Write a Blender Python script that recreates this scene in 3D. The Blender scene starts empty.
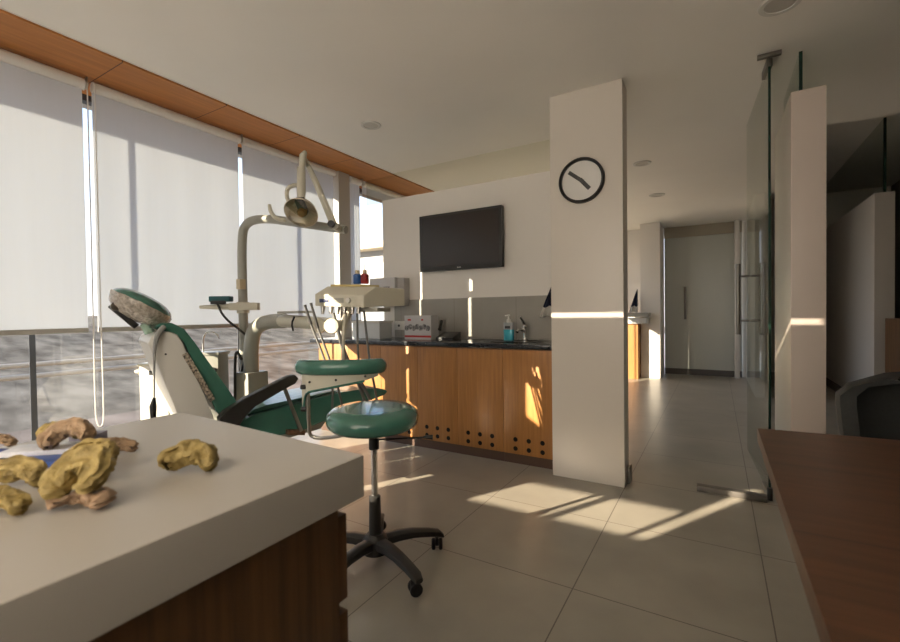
import bpy, bmesh, math, random
from mathutils import Vector, Matrix, noise
random.seed(7)
C = bpy.context.scene.collection
R = math.radians
# ------------------------------------------------------------------ camera
cd = bpy.data.cameras.new('camera'); cam = bpy.data.objects.new('camera', cd); C.objects.link(cam)
bpy.context.scene.camera = cam
cd.sensor_width = 36; cd.lens = 36 * 446.27 / 900; cd.clip_start = .03; cd.clip_end = 400
yaw, pit, rol = R(30.871), R(-.983), R(-.751)
F = Vector((-math.sin(yaw)*math.cos(pit), math.cos(yaw)*math.cos(pit), math.sin(pit)))
Rt = Vector((math.cos(yaw), math.sin(yaw), 0)); U = Rt.cross(F)
r_ = math.cos(rol)*Rt + math.sin(rol)*U; u_ = -math.sin(rol)*Rt + math.cos(rol)*U
m = Matrix((r_, u_, -F)).transposed().to_4x4(); m.translation = (0, 0, 1.08); cam.matrix_world = m
cd.dof.use_dof = True; cd.dof.focus_distance = 2.6; cd.dof.aperture_fstop = 5.0
# ------------------------------------------------------------------ world, sun, exposure
W = bpy.data.worlds.new('sky'); bpy.context.scene.world = W; W.use_nodes = True
nt = W.node_tree; nt.nodes.clear()
o = nt.nodes.new('ShaderNodeOutputWorld'); b = nt.nodes.new('ShaderNodeBackground')
tc = nt.nodes.new('ShaderNodeTexCoord'); sp = nt.nodes.new('ShaderNodeSeparateXYZ'); rp = nt.nodes.new('ShaderNodeValToRGB')
nt.links.new(tc.outputs['Generated'], sp.inputs[0]); nt.links.new(sp.outputs['Z'], rp.inputs[0])
rp.color_ramp.elements[0].position = 0; rp.color_ramp.elements[0].color = (.80, .80, .80, 1)
rp.color_ramp.elements[1].position = .35; rp.color_ramp.elements[1].color = (.42, .58, .88, 1)
nt.links.new(rp.outputs[0], b.inputs[0]); b.inputs[1].default_value = .85
nt.links.new(b.outputs[0], o.inputs[0])
sl = bpy.data.lights.new('sun', 'SUN'); sun = bpy.data.objects.new('sun', sl); C.objects.link(sun)
sl.energy = 6.8; sl.color = (1.0, .85, .66); sl.angle = R(.4)
sun.rotation_euler = Vector((.482, .876, -.305)).to_track_quat('-Z', 'Y').to_euler()
vs = bpy.context.scene.view_settings
vs.view_transform = 'Standard'; vs.look = 'None'; vs.gamma = 1; vs.exposure = 1.55; vs.use_curve_mapping = False

# ------------------------------------------------------------------ materials
def mat(name, col, rough=.5, metal=0, var=0, scale=6, stretch=(1, 1, 1), col2=None, bump=0, trans=0, ior=1.45, coat=0, emis=None, detail=4, spec=None):
    M = bpy.data.materials.new(name); M.use_nodes = True; N = M.node_tree; P = N.nodes['Principled BSDF']
    P.inputs['Base Color'].default_value = (*col, 1); P.inputs['Roughness'].default_value = rough
    P.inputs['Metallic'].default_value = metal; P.inputs['Transmission Weight'].default_value = trans; P.inputs['IOR'].default_value = ior
    P.inputs['Coat Weight'].default_value = coat
    if spec is not None: P.inputs['Specular IOR Level'].default_value = spec
    if emis: P.inputs['Emission Color'].default_value = (*emis[0], 1); P.inputs['Emission Strength'].default_value = emis[1]
    if var or bump or col2:
        g = N.nodes.new('ShaderNodeNewGeometry'); mp = N.nodes.new('ShaderNodeMapping'); mp.inputs['Scale'].default_value = stretch
        n = N.nodes.new('ShaderNodeTexNoise'); n.inputs['Scale'].default_value = scale; n.inputs['Detail'].default_value = detail
        N.links.new(g.outputs['Position'], mp.inputs[0]); N.links.new(mp.outputs[0], n.inputs[0])
        if var or col2:
            c = N.nodes.new('ShaderNodeValToRGB')
            c.color_ramp.elements[0].position = .32; c.color_ramp.elements[1].position = .68
            c.color_ramp.elements[0].color = (*[k*(1-var) for k in col], 1)
            c.color_ramp.elements[1].color = (*(col2 or [min(1, k*(1+var)) for k in col]), 1)
            N.links.new(n.outputs[0], c.inputs[0]); N.links.new(c.outputs[0], P.inputs['Base Color'])
        if bump:
            bp = N.nodes.new('ShaderNodeBump'); bp.inputs['Strength'].default_value = bump; bp.inputs['Distance'].default_value = .01
            N.links.new(n.outputs[0], bp.inputs['Height']); N.links.new(bp.outputs[0], P.inputs['Normal'])
    return M

def grid_mat(name, col, groove, axes, rough, var=.1, scale=3, width=.003, stretch=(1,1,1)):
    """surface with joints: axes = [(axis, spacing, origin), ...]"""
    M = mat(name, col, rough, var=var, scale=scale, detail=6, stretch=stretch); N = M.node_tree; P = N.nodes['Principled BSDF']
    base = P.inputs['Base Color'].links[0].from_socket
    g = N.nodes.new('ShaderNodeNewGeometry'); s = N.nodes.new('ShaderNodeSeparateXYZ'); N.links.new(g.outputs['Position'], s.inputs[0])
    def mth(op, a, b=None):
        q = N.nodes.new('ShaderNodeMath'); q.operation = op
        for i, v in enumerate((a, b)):
            if v is None: continue
            if isinstance(v, (int, float)): q.inputs[i].default_value = v
            else: N.links.new(v, q.inputs[i])
        return q.outputs[0]
    tot = None
    for ax, spc, org in axes:
        v = mth('DIVIDE', mth('SUBTRACT', s.outputs[ax], org), spc)
        fr = mth('FRACT', mth('ADD', v, 1000.5)); d = mth('ABSOLUTE', mth('SUBTRACT', fr, .5))
        k = mth('LESS_THAN', d, width/spc)
        tot = k if tot is None else mth('MAXIMUM', tot, k)
    mx = N.nodes.new('ShaderNodeMix'); mx.data_type = 'RGBA'
    N.links.new(tot, mx.inputs['Factor']); N.links.new(base, mx.inputs[6]); mx.inputs[7].default_value = (*groove, 1)
    N.links.new(mx.outputs[2], P.inputs['Base Color'])
    return M

def glass_mat(name, tint=(1, 1, 1), refl=1.0, rough=0, base=.0):
    M = bpy.data.materials.new(name); M.use_nodes = True; N = M.node_tree; N.nodes.clear()
    o = N.nodes.new('ShaderNodeOutputMaterial'); t = N.nodes.new('ShaderNodeBsdfTransparent'); t.inputs[0].default_value = (*tint, 1)
    gl = N.nodes.new('ShaderNodeBsdfGlossy'); gl.inputs['Roughness'].default_value = rough
    fr = N.nodes.new('ShaderNodeFresnel'); ge = N.nodes.new('ShaderNodeNewGeometry'); io = N.nodes.new('ShaderNodeMapRange')
    io.inputs[3].default_value = 1.45; io.inputs[4].default_value = 1/1.45      # both faces of a pane reflect alike
    N.links.new(ge.outputs['Backfacing'], io.inputs[0]); N.links.new(io.outputs[0], fr.inputs[0])
    k = N.nodes.new('ShaderNodeMath'); k.operation = 'MULTIPLY_ADD'; k.inputs[1].default_value = refl; k.inputs[2].default_value = base
    mx = N.nodes.new('ShaderNodeMixShader'); N.links.new(fr.outputs[0], k.inputs[0]); N.links.new(k.outputs[0], mx.inputs[0])
    N.links.new(t.outputs[0], mx.inputs[1]); N.links.new(gl.outputs[0], mx.inputs[2]); N.links.new(mx.outputs[0], o.inputs[0])
    return M

def fabric_mat(name, col, tcol, mix):
    M = bpy.data.materials.new(name); M.use_nodes = True; N = M.node_tree; N.nodes.clear()
    o = N.nodes.new('ShaderNodeOutputMaterial'); d = N.nodes.new('ShaderNodeBsdfDiffuse'); t = N.nodes.new('ShaderNodeBsdfTranslucent')
    g = N.nodes.new('ShaderNodeNewGeometry'); mp = N.nodes.new('ShaderNodeMapping'); mp.inputs['Scale'].default_value = (1, 14, .6)
    n = N.nodes.new('ShaderNodeTexNoise'); n.inputs['Scale'].default_value = 3
    r = N.nodes.new('ShaderNodeValToRGB'); r.color_ramp.elements[0].color = (*[k*.93 for k in tcol], 1); r.color_ramp.elements[1].color = (*tcol, 1)
    N.links.new(g.outputs['Position'], mp.inputs[0]); N.links.new(mp.outputs[0], n.inputs[0]); N.links.new(n.outputs[0], r.inputs[0])
    N.links.new(r.outputs[0], t.inputs[0]); d.inputs[0].default_value = (*col, 1)
    mx = N.nodes.new('ShaderNodeMixShader'); mx.inputs[0].default_value = mix
    N.links.new(d.outputs[0], mx.inputs[1]); N.links.new(t.outputs[0], mx.inputs[2]); N.links.new(mx.outputs[0], o.inputs[0])
    return M

WALL = mat('wall_paint', (.80, .755, .69), .6, var=.02, scale=2)
CEIL = mat('ceiling_paint', (.85, .815, .75), .65, var=.02, scale=1.5)
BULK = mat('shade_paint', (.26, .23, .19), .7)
FLOOR = grid_mat('floor_tile', (.34, .31, .25), (.13, .11, .09), [('X', .65, .165), ('Y', .643, 1.717)], .32, var=.13, scale=2.2, width=.0022)
BSPL = grid_mat('grey_wall_tile', (.33, .31, .27), (.22, .20, .17), [('X', .6, -2.04)], .35, var=.06, scale=4, width=.002)
SOFF = grid_mat('soffit_wood', (.46, .185, .05), (.10, .04, .015), [('Y', .6, 1.2)], .5, var=.12, scale=5, width=.003, stretch=(8, .6, 1))
ORANGE = mat('teak_veneer', (.37, .165, .045), .38, var=.14, scale=5, stretch=(14, 14, .7), bump=.03)
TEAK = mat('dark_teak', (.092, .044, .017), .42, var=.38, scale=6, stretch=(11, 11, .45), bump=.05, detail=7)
DESK = grid_mat('desk_board', (.082, .034, .016), (.04, .017, .01), [('Y', .345, 1.172)], .42, var=.25, scale=7, width=.0024, stretch=(.6, 9, 1))
CREAM = mat('cream_laminate', (.49, .455, .40), .38, var=.02, scale=3)
GRANITE = mat('black_granite', (.02, .022, .026), .22, var=.5, scale=90, coat=.3)
WHITE = mat('white_enamel', (.66, .64, .59), .3)
IVORY = mat('ivory_plastic', (.56, .53, .43), .35)
GREY = mat('grey_paint', (.33, .325, .28), .4)
GREEN = mat('green_vinyl', (.055, .165, .125), .22, var=.15, scale=5, coat=.4)
BLACK = mat('black_plastic', (.024, .023, .021), .42)
SOFTBLACK = mat('black_rubber', (.012, .012, .012), .6)
CHROME = mat('chrome', (.75, .73, .70), .15, metal=1)
STEEL = mat('brushed_steel', (.55, .53, .49), .32, metal=1)
DSTEEL = mat('dull_dark_steel', (.20, .185, .165), .4, metal=.8)
RUST = mat('rusty_steel', (.22, .12, .07), .6, metal=.5, var=.5, scale=60)
KICK = mat('brown_kickboard', (.10, .055, .035), .5)
GLASS = glass_mat('clear_glass', (.97, .985, .98))
DGLASS = glass_mat('door_glass', (.90, .93, .90), .9)
EDGE = mat('green_glass_edge', (.01, .035, .025), .2)
BLIND = fabric_mat('blind_cloth', (.80, .79, .78), (.81, .84, .875), .485)
BLIND_FILL = fabric_mat('fill_blind_cloth', (.80, .79, .78), (.86, .85, .83), .92)  # cloth of the added rear blind, very translucent to fill the room with light
PWHITE = mat('white_tube', (.75, .73, .69), .45)
ALU = mat('aluminium', (.50, .48, .45), .4, metal=.6)
WRAP = mat('clear_wrap_over_beige', (.42, .37, .31), .12, var=.35, scale=70, bump=.9, coat=.6)
MULL = mat('mullion_grey', (.05, .055, .065), .5)
TEAL = mat('teal_plastic', (.02, .10, .11), .35)
YELLOW = mat('impression_paste', (.33, .23, .065), .6, var=.35, scale=60, bump=.6, col2=(.46, .34, .12))
PINK = mat('impression_inner_paste', (.33, .215, .13), .6, var=.2, scale=60, bump=.5)
TAN = mat('tan_cast', (.36, .24, .14), .65, var=.2, scale=60, bump=.5)
CHARC = mat('charcoal_upholstery', (.028, .030, .029), .75, var=.1, scale=80, bump=.1)
NAVY = mat('navy_cloth', (.010, .016, .045), .85, var=.2, scale=40, bump=.3)
WCLOTH = mat('white_cloth', (.62, .60, .55), .85, bump=.2, scale=30)
FROST = mat('frosted_glass', (.46, .47, .42), .28)
BEIGE = mat('beige_panel', (.33, .29, .22), .5)
SCREEN = mat('tv_screen', (.040, .034, .031), .2)
EARTH = mat('earth_bank', (.125, .105, .085), .9, var=.35, scale=2.2, stretch=(.5, 1, 1.5), detail=14, col2=(.21, .18, .145), spec=0)
GROUND = mat('dry_ground', (.16, .13, .11), .9, var=.3, scale=1.5, stretch=(.5, 1, 1), detail=12, spec=0)
PIPE = mat('pale_pipe', (.38, .32, .26), .6)
BLDG = mat('pale_building', (.40, .39, .38), .8)
BSHADE = mat('building_grey', (.35, .38, .42), .8)
DARKHOLE = mat('hole_black', (.01, .008, .006), .9)
LED = mat('downlight_face', (.5, .47, .42), .5)
BLUE = mat('blue_plastic', (.03, .10, .30), .4); RED = mat('red_cap', (.30, .03, .03), .4)
CAPS = mat('beige_cap', (.55, .45, .30), .5); SOAP = mat('teal_soap', (.05, .38, .48), .15, coat=.5)
CLEARP = mat('clear_plastic', (.62, .66, .68), .15, trans=.5)
CARDB = mat('light_carton', (.55, .54, .54), .7, var=.04, scale=8); CARDS = mat('carton_side', (.40, .38, .36), .7)
REDBOX = mat('red_print', (.45, .03, .02), .5); GREYPRINT = mat('grey_print', (.09, .09, .10), .5, var=.6, scale=60, col2=(.4, .38, .38))
FLORAL = mat('black_floral', (.01, .01, .01), .5, scale=85, col2=(.55, .47, .36), detail=2)
LAMPGLASS = glass_mat('lamp_glass', (.95, .93, .88), 2.0, .05, .12); AMBER = mat('amber_bulb_cover', (.50, .28, .10), .25, coat=.6)
CLOCKW = mat('clock_face', (.72, .70, .66), .5); GOLD = mat('yellow_mat', (.50, .40, .16), .6)

# ------------------------------------------------------------------ mesh helpers
class MB:
    def __init__(s): s.bm = bmesh.new()
    def _bev(s, geom, bev, seg=2):
        if bev > 0:
            es = list({e for f in geom for e in f.edges})
            bmesh.ops.bevel(s.bm, geom=es, offset=bev, segments=seg, affect='EDGES', profile=.7, clamp_overlap=True)
    def box(s, x0, x1, y0, y1, z0, z1, bev=0, seg=2):
        vs = [s.bm.verts.new((x, y, z)) for x in (x0, x1) for y in (y0, y1) for z in (z0, z1)]
        q = [(0,1,3,2),(4,6,7,5),(0,4,5,1),(2,3,7,6),(0,2,6,4),(1,5,7,3)]
        fs = [s.bm.faces.new([vs[i] for i in f]) for f in q]; s._bev(fs, bev, seg); return s
    def obox(s, c, ux, uy, uz, hx, hy, hz, bev=0, seg=2):
        c = Vector(c); ux, uy, uz = [Vector(k).normalized() for k in (ux, uy, uz)]
        vs = [s.bm.verts.new(c+ux*a*hx+uy*b*hy+uz*d*hz) for a in (-1,1) for b in (-1,1) for d in (-1,1)]
        q = [(0,1,3,2),(4,6,7,5),(0,4,5,1),(2,3,7,6),(0,2,6,4),(1,5,7,3)]
        fs = [s.bm.faces.new([vs[i] for i in f]) for f in q]; s._bev(fs, bev, seg); return s
    def prism(s, pts, ext, bev=0, seg=2):
        pts = [Vector(p) for p in pts]; ext = Vector(ext)
        a = [s.bm.verts.new(p) for p in pts]; b = [s.bm.verts.new(p+ext) for p in pts]; n = len(a)
        fs = [s.bm.faces.new(a), s.bm.faces.new(b[::-1])]+[s.bm.faces.new((a[i], b[i], b[(i+1) % n], a[(i+1) % n])) for i in range(n)]
        s._bev(fs, bev, seg); return s
    def tube(s, pts, r, seg=10, smooth=0, cap=True):
        pts = [Vector(p) for p in pts]; rr = r if isinstance(r, (list, tuple)) else [r]*len(pts)
        for _ in range(smooth):
            np_, nr = [pts[0]], [rr[0]]
            for i in range(len(pts)-1):
                np_ += [pts[i]*.75+pts[i+1]*.25, pts[i]*.25+pts[i+1]*.75]; nr += [rr[i]*.75+rr[i+1]*.25, rr[i]*.25+rr[i+1]*.75]
            pts, rr = np_+[pts[-1]], nr+[rr[-1]]
        t0 = (pts[1]-pts[0]).normalized(); up = Vector((0,0,1)) if abs(t0.z) < .9 else Vector((1,0,0)); nx = t0.cross(up).normalized()
        rings = []
        for i, p in enumerate(pts):
            t = (pts[min(i+1, len(pts)-1)]-pts[max(i-1, 0)]).normalized(); nx = (nx-t*nx.dot(t)).normalized(); ny = t.cross(nx)
            rings.append([s.bm.verts.new(p+rr[i]*(nx*math.cos(k*2*math.pi/seg)+ny*math.sin(k*2*math.pi/seg))) for k in range(seg)])
        for a, b in zip(rings, rings[1:]):
            for k in range(seg): s.bm.faces.new((a[k], a[(k+1) % seg], b[(k+1) % seg], b[k]))
        if cap: s.bm.faces.new(rings[0][::-1]); s.bm.faces.new(rings[-1])
        return s
    def lathe(s, prof, o=(0,0,0), ax=(0,0,1), seg=32, sx=1, sy=1):
        ax = Vector(ax).normalized(); q = Vector((0,0,1)).rotation_difference(ax).to_matrix(); o = Vector(o); rings = []
        for r, z in prof:
            if r < 1e-6: rings.append([s.bm.verts.new(o+q@Vector((0,0,z)))])
            else: rings.append([s.bm.verts.new(o+q@Vector((r*sx*math.cos(k*2*math.pi/seg), r*sy*math.sin(k*2*math.pi/seg), z))) for k in range(seg)])
        for a, b in zip(rings, rings[1:]):
            for k in range(seg):
                k2 = (k+1) % seg
                if len(a) == 1 and len(b) == 1: continue
                if len(a) == 1: s.bm.faces.new((a[0], b[k2], b[k]))
                elif len(b) == 1: s.bm.faces.new((a[k], a[k2], b[0]))
                else: s.bm.faces.new((a[k], a[k2], b[k2], b[k]))
        return s
    def disc(s, c, ax, r, h, seg=24): return s.lathe([(0, 0), (r*.96, 0), (r, h*.15), (r, h*.85), (r*.96, h), (0, h)], c, ax, seg)

def wloc(o):
    v = Vector((0, 0, 0))
    while o is not None: v = v+o.location; o = o.parent
    return v
def obj(name, mb, material, parent=None, smooth=None, origin=None):
    bm = mb.bm if isinstance(mb, MB) else mb
    bmesh.ops.recalc_face_normals(bm, faces=bm.faces)
    if parent is not None: off = wloc(parent)
    elif origin is not None: off = Vector(origin)
    else:
        xs = [v.co for v in bm.verts]
        off = Vector(((min(v.x for v in xs)+max(v.x for v in xs))/2, (min(v.y for v in xs)+max(v.y for v in xs))/2, min(v.z for v in xs)))
    for v in bm.verts: v.co -= off
    me = bpy.data.meshes.new(name); bm.to_mesh(me); bm.free(); me.materials.append(material)
    o = bpy.data.objects.new(name, me); C.objects.link(o); o.parent = parent
    if parent is None: o.location = off
    for p in me.polygons: p.use_smooth = True
    me.set_sharp_from_angle(angle=R(smooth or 38))
    return o
def tag(o, label=None, cat=None, group=None, kind=None):
    if label: o['label'] = label
    if cat: o['category'] = cat
    if group: o['group'] = group
    if kind: o['kind'] = kind
    return o
def thing(name, loc, label, cat, group=None):
    o = bpy.data.objects.new(name, None); C.objects.link(o); o.location = loc; o.empty_display_size = .1
    return tag(o, label, cat, group)
def struct(name, mb, m, label=None, cat=None, parent=None):
    o = obj(name, mb, m, parent)
    if parent is None: tag(o, label, cat, kind='structure')
    return o
def box(*a, bev=0): return MB().box(*a, bev=bev)

# ------------------------------------------------------------------ the room
HC = 2.48
struct('floor', box(-3.45, 5, -1.2, 9.5, -.12, 0), FLOOR, 'grey-brown square tiled floor of the clinic', 'floor')
cm = MB().box(-3.45, .6, -1.2, 9.5, HC, 3.1).box(.6, 5, -1.2, 4.45, HC, 3.1).box(.6, 5, 4.45, 9.5, 2.95, 3.1)
struct('ceiling', cm, CEIL, 'flat cream painted ceiling over the whole clinic', 'ceiling')
struct('trim_1', box(-3.44, -2.77, -1.1, 8.3, 2.468, 2.4795), SOFF, 'reddish brown wooden soffit strip above the blinds', 'soffit')
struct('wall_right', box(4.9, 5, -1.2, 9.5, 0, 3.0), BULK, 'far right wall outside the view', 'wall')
fb = MB().box(-3.45, -.77, 8.3, 8.45, 0, HC).box(.35, 5, 9.4, 9.5, 0, 2.95).box(.35, .5, 8.5, 9.5, 0, HC)
struct('wall_far', fb, WALL, 'pale wall closing the back of the corridor', 'wall')
# unseen wall behind the camera: openings shaped for sun patches and fill light
def holes_wall(axis, at0, at1, u0, u1, z0, z1, holes):
    """solid wall with rectangular holes (sorted, non overlapping in u)"""
    mb = MB()
    def add(a, b, c, d):
        if b-a < 1e-4 or d-c < 1e-4: return
        if axis == 'y': mb.box(a, b, at0, at1, c, d)
        else: mb.box(at0, at1, a, b, c, d)
    u = u0
    for (a, b, c, d) in sorted(holes):
        add(u, a, z0, z1); add(a, b, z0, c); add(a, b, d, z1); u = b
    add(u, u1, z0, z1); return mb
wb = holes_wall('y', -1.112, -1.10, -3.2, 5, 0, 2.432, [(-1.75, .45, .75, 2.38), (-3.10, -2.64, 1.17, 1.315), (-2.59, -2.235, 1.17, 1.315), (-2.205, -2.135, 1.17, 1.5)])
wb.box(-1.76, 5, -1.112, -1.10, 2.432, HC)
struct('wall_back', wb, WALL, 'unseen wall behind the viewer with openings shaped for the sun patches', 'wall')
wl = holes_wall('x', -3.162, -3.15, -1.112, -.32, 0, HC, [(-.90, -.69, 1.62, 2.05)])
struct('wall_left', wl, WALL, 'short unseen wall before the first blind, slit shaped for a sun patch', 'wall')  # added out of view so its slit throws the sun patch on the cabinets
# outside canopy casting its shade on the tops of the blinds
struct('trim_2', box(-3.62, -3.45, -1.2, 9.5, HC, 3.1), BLDG, 'narrow roof overhang outside the window wall', 'overhang')

# unseen blind added behind the viewer: its sunlit cloth is the fill light
def back_fill_blind(x0, x1, label):
    t = thing('roller_blind', ((x0+x1)/2, -1.08, .70), label, 'blind')
    obj('shade_cloth', box(x0, x1, -1.092, -1.089, .72, 2.42), BLIND_FILL, t)
    obj('roller_tube', MB().tube([(x0, -1.06, 2.43), (x1, -1.06, 2.43)], .03, 16), PWHITE, t)
    obj('bottom_bar', box(x0, x1, -1.098, -1.082, .70, .725, bev=.003), ALU, t)
    for i, x in ((0, x0), (1, x1)): obj('bracket', box(x-.004, x+.004, -1.098, -1.03, 2.40, 2.47), STEEL, t)
back_fill_blind(-1.74, .47, 'wide white blind added behind the viewer for fill light')
# window wall
wy = [-.32, .97, 2.27, 3.40, 4.6, 5.9, 7.1, 8.3]
for i in range(7):
    y0, y1 = wy[i], wy[i+1]
    w = bpy.data.objects.new('window_%d' % (i+1), None); C.objects.link(w); w.location = (-3.39, (y0+y1)/2, 0)
    tag(w, 'tall clear glazed bay number %d of the window wall from the viewer' % (i+1) if i > 2 else ['tall window bay behind the nearest left blind', 'tall window bay behind the middle blind and dental unit', 'window bay behind the blind right of the dental lamp'][i], 'window', kind='structure')
    f = MB()
    f.box(-3.394, -3.386, y0-.014, y0+.014, 0, HC-.012)
    if i == 6: f.box(-3.42, -3.36, y1-.04, y1, 0, HC-.012)
    f.box(-3.42, -3.36, y0+.014, y1-.014, 0, .05).box(-3.42, -3.36, y0+.014, y1-.014, 2.43, HC-.012)
    obj('window_frame', f, MULL, w)
    obj('pane', box(-3.393, -3.387, y0+.0145, y1-.0145, .05, 2.43), GLASS, w)

# white post between the blinds
struct('trim_3', box(-3.20, -3.12, 3.165, 3.315, 0, 2.467, bev=.004), mat('post_grey', (.46, .43, .38), .5), 'slim grey post standing between the blinds beside the television wall', 'post')

# blinds
def blind(y0, y1, zb, label, chain=None, bracket=True):
    t = thing('roller_blind', (-3.15, (y0+y1)/2, zb), label, 'blind', 'roller blinds along the window wall')
    fb = MB(); n = 24; ztop = 2.42
    rows = []
    for k in range(2):
        x = -3.152 if k == 0 else -3.149
        rows.append([[fb.bm.verts.new((x+.0015*math.sin(9*y0+j*.9), y0+(y1-y0)*j/n, z)) for j in range(n+1)] for z in (zb+.02, ztop)])
    for rr in rows:
        for j in range(n): fb.bm.faces.new((rr[0][j], rr[0][j+1], rr[1][j+1], rr[1][j]))
    a, b = rows
    for j in range(n): fb.bm.faces.new((a[0][j], a[0][j+1], b[0][j+1], b[0][j])); fb.bm.faces.new((a[1][j], a[1][j+1], b[1][j+1], b[1][j]))
    fb.bm.faces.new((a[0][0], a[1][0], b[1][0], b[0][0])); fb.bm.faces.new((a[0][n], a[1][n], b[1][n], b[0][n]))
    obj('shade_cloth', fb, BLIND, t)
    obj('roller_tube', MB().tube([(-3.135, y0-.004, 2.43), (-3.135, y1+.004, 2.43)], .030, 16), PWHITE, t)
    obj('bottom_bar', box(-3.158, -3.142, y0, y1, zb, zb+.028, bev=.003), ALU, t)
    if bracket:
        br = MB().box(-3.165, -3.105, y1+.008, y1+.014, 2.405, 2.467, bev=.002).disc((-3.135, y1+.014, 2.435), (0, 1, 0), .018, .008)
        obj('bracket', br, STEEL, t)
    if chain:
        c0, zl = chain; pts = [(-3.10, c0-.018, 2.43), (-3.10, c0-.018, 1.2), (-3.10, c0-.022, zl+.1), (-3.10, c0-.014, zl+.02), (-3.10, c0, zl), (-3.10, c0+.016, zl+.02), (-3.10, c0+.02, zl+.12), (-3.10, c0+.018, 1.2), (-3.10, c0+.018, 2.43)]
        obj('pull_chain', MB().tube(pts, .0035, 6, smooth=1), PWHITE, t)
    return t
blind(-.31, 1.152, .995, 'white roller blind at the left edge of the photo, with hanging loop chain', chain=(1.178, .44))
blind(1.20, 2.13, .995, 'white roller blind behind the pale light pole and headrest', bracket=True)
blind(2.165, 3.12, .995, 'white roller blind behind the hanging operating lamp', bracket=False)
blind(3.335, 3.485, .995, 'very narrow white blind just right of the grey post', bracket=True)
blind(3.53, 4.6, 2.30, 'white roller blind rolled up high over the clear window')

# television wall
tw = MB().box(-2.86, -.86, 3.5, 3.62, 0, 2.21)
struct('wall_front', tw, WALL, 'cream partition wall carrying the television', 'wall')
struct('trim_4', box(-2.72, -.88, 3.488, 3.4995, .857, 1.215), BSPL, 'grey tiled splashback along the back of the black counter', 'splashback')
struct('trim_5', box(-3.11, -.88, 3.55, 3.56, 2.2115, HC), glass_mat('clerestory', (.92, .92, .87), 1.2), 'low glass strip between the television wall and the ceiling', 'glass strip')
# main column
struct('trim_6', box(-.935, -.485, 2.865, 3.02, 0, HC, bev=.003), mat('column_white', (.67, .615, .545), .32, var=.02, scale=2), 'broad white square column carrying the round clock', 'column')
struct('trim_7', box(-.484, -.468, 2.94, 3.03, 0, .10, bev=.002), DSTEEL, 'small metal floor fitting at the foot of the column', 'fitting')
# low wall pillar and glass above it
struct('wall_middle', box(.343, .49, 3.0, 3.78, 0, 2.235, bev=.003), mat('pillar_white', (.55, .47, .41), .4), 'narrow white wall end to the right of the glass door', 'wall')
struct('trim_8', box(.390, .402, 3.10, 3.76, 2.2355, HC), DGLASS, 'glass pane between the white wall end and the ceiling', 'glass pane')
struct('trim_9', box(.388, .404, 3.092, 3.0995, 2.2355, HC), EDGE, 'dark green polished edge of the upper glass pane', 'glass edge')

# glass door, standing open
d1 = bpy.data.objects.new('door_1', None); C.objects.link(d1); d1.location = (.256, 3.08, 0); tag(d1, 'frameless glass door standing open beside the white wall end', 'door', kind='structure')
DV = Vector((-.058, .92, 0)).normalized(); DN = Vector((DV.y, -DV.x, 0)); D0 = Vector((.256, 3.075, 0))
pm = MB(); pm.obox(D0+DV*.47+Vector((0, 0, 1.24)), DV, DN, (0, 0, 1), .455, .005, 1.205); obj('glass_panel', pm, DGLASS, d1)
pm = MB(); pm.obox(D0+DV*.008+Vector((0, 0, 1.24)), DV, DN, (0, 0, 1), .005, .0062, 1.205); obj('glass_edge', pm, EDGE, d1)
for z in (.028, 2.455):
    pm = MB(); pm.obox(D0+DV*.085+Vector((0, 0, z)), DV, DN, (0, 0, 1), .085, .014, .022, bev=.003); obj('patch_fitting', pm, DSTEEL, d1)
pm = MB(); pm.tube([D0, D0+Vector((0, 0, .07))], .014, 12); obj('pivot', pm, BLACK, d1)
h = None
for s in (-1, 1):
    hb = MB(); p = D0+DV*.78+DN*s*.075
    hb.tube([p+Vector((0, 0, .90)), p+Vector((0, 0, 1.41))], .017, 12)
    for z in (1.0, 1.32): hb.tube([p+Vector((0, 0, z)), D0+DV*.78+DN*s*.006+Vector((0, 0, z))], .008, 10)
    obj('door_handle', hb, DSTEEL, d1)
struct('trim_10', box(-.105, .240, 3.015, 3.065, 0.0005, .035, bev=.003), DSTEEL, 'long flat metal door fitting on the floor by the glass door', 'fitting')
struct('trim_11', box(.195, .305, 3.008, 3.036, 2.458, 2.479, bev=.003), DSTEEL, 'metal clamp on the ceiling above the glass door pivot', 'fitting')

# corridor end
struct('wall_corridor', box(-1.06, -.77, 7.8, 8.29, 0, HC, bev=.003), WALL, 'white column at the far end of the corridor left of the frosted door', 'wall')
d2 = bpy.data.objects.new('door_2', None); C.objects.link(d2); d2.location = (-.21, 8.42, 0); tag(d2, 'wide frosted glass door at the end of the corridor', 'door', kind='structure')
obj('frosted_leaf', box(-.765, .345, 8.45, 8.47, .10, 2.30), FROST, d2)
obj('header_panel', box(-.765, .345, 8.41, 8.45, 2.30, HC-.002), BEIGE, d2)
obj('bottom_rail', box(-.765, .345, 8.43, 8.449, 0.001, .10), mat('dark_rail', (.10, .09, .08), .5), d2)
hb = MB().tube([(-.45, 8.37, .93), (-.45, 8.37, 1.47)], .02, 10).tube([(-.45, 8.37, 1.02), (-.45, 8.449, 1.02)], .01).tube([(-.45, 8.37, 1.38), (-.45, 8.449, 1.38)], .01)
obj('door_handle', hb, DSTEEL, d2)
struct('wall_side', box(.40, .50, 6.6, 8.49, 0, HC), WALL, 'white wall end deeper in the corridor seen through the glass door', 'wall')
struct('trim_12', box(.24, .31, 8.30, 8.36, 0, HC), ALU, 'pale vertical door post at the end of the corridor', 'post')
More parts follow.
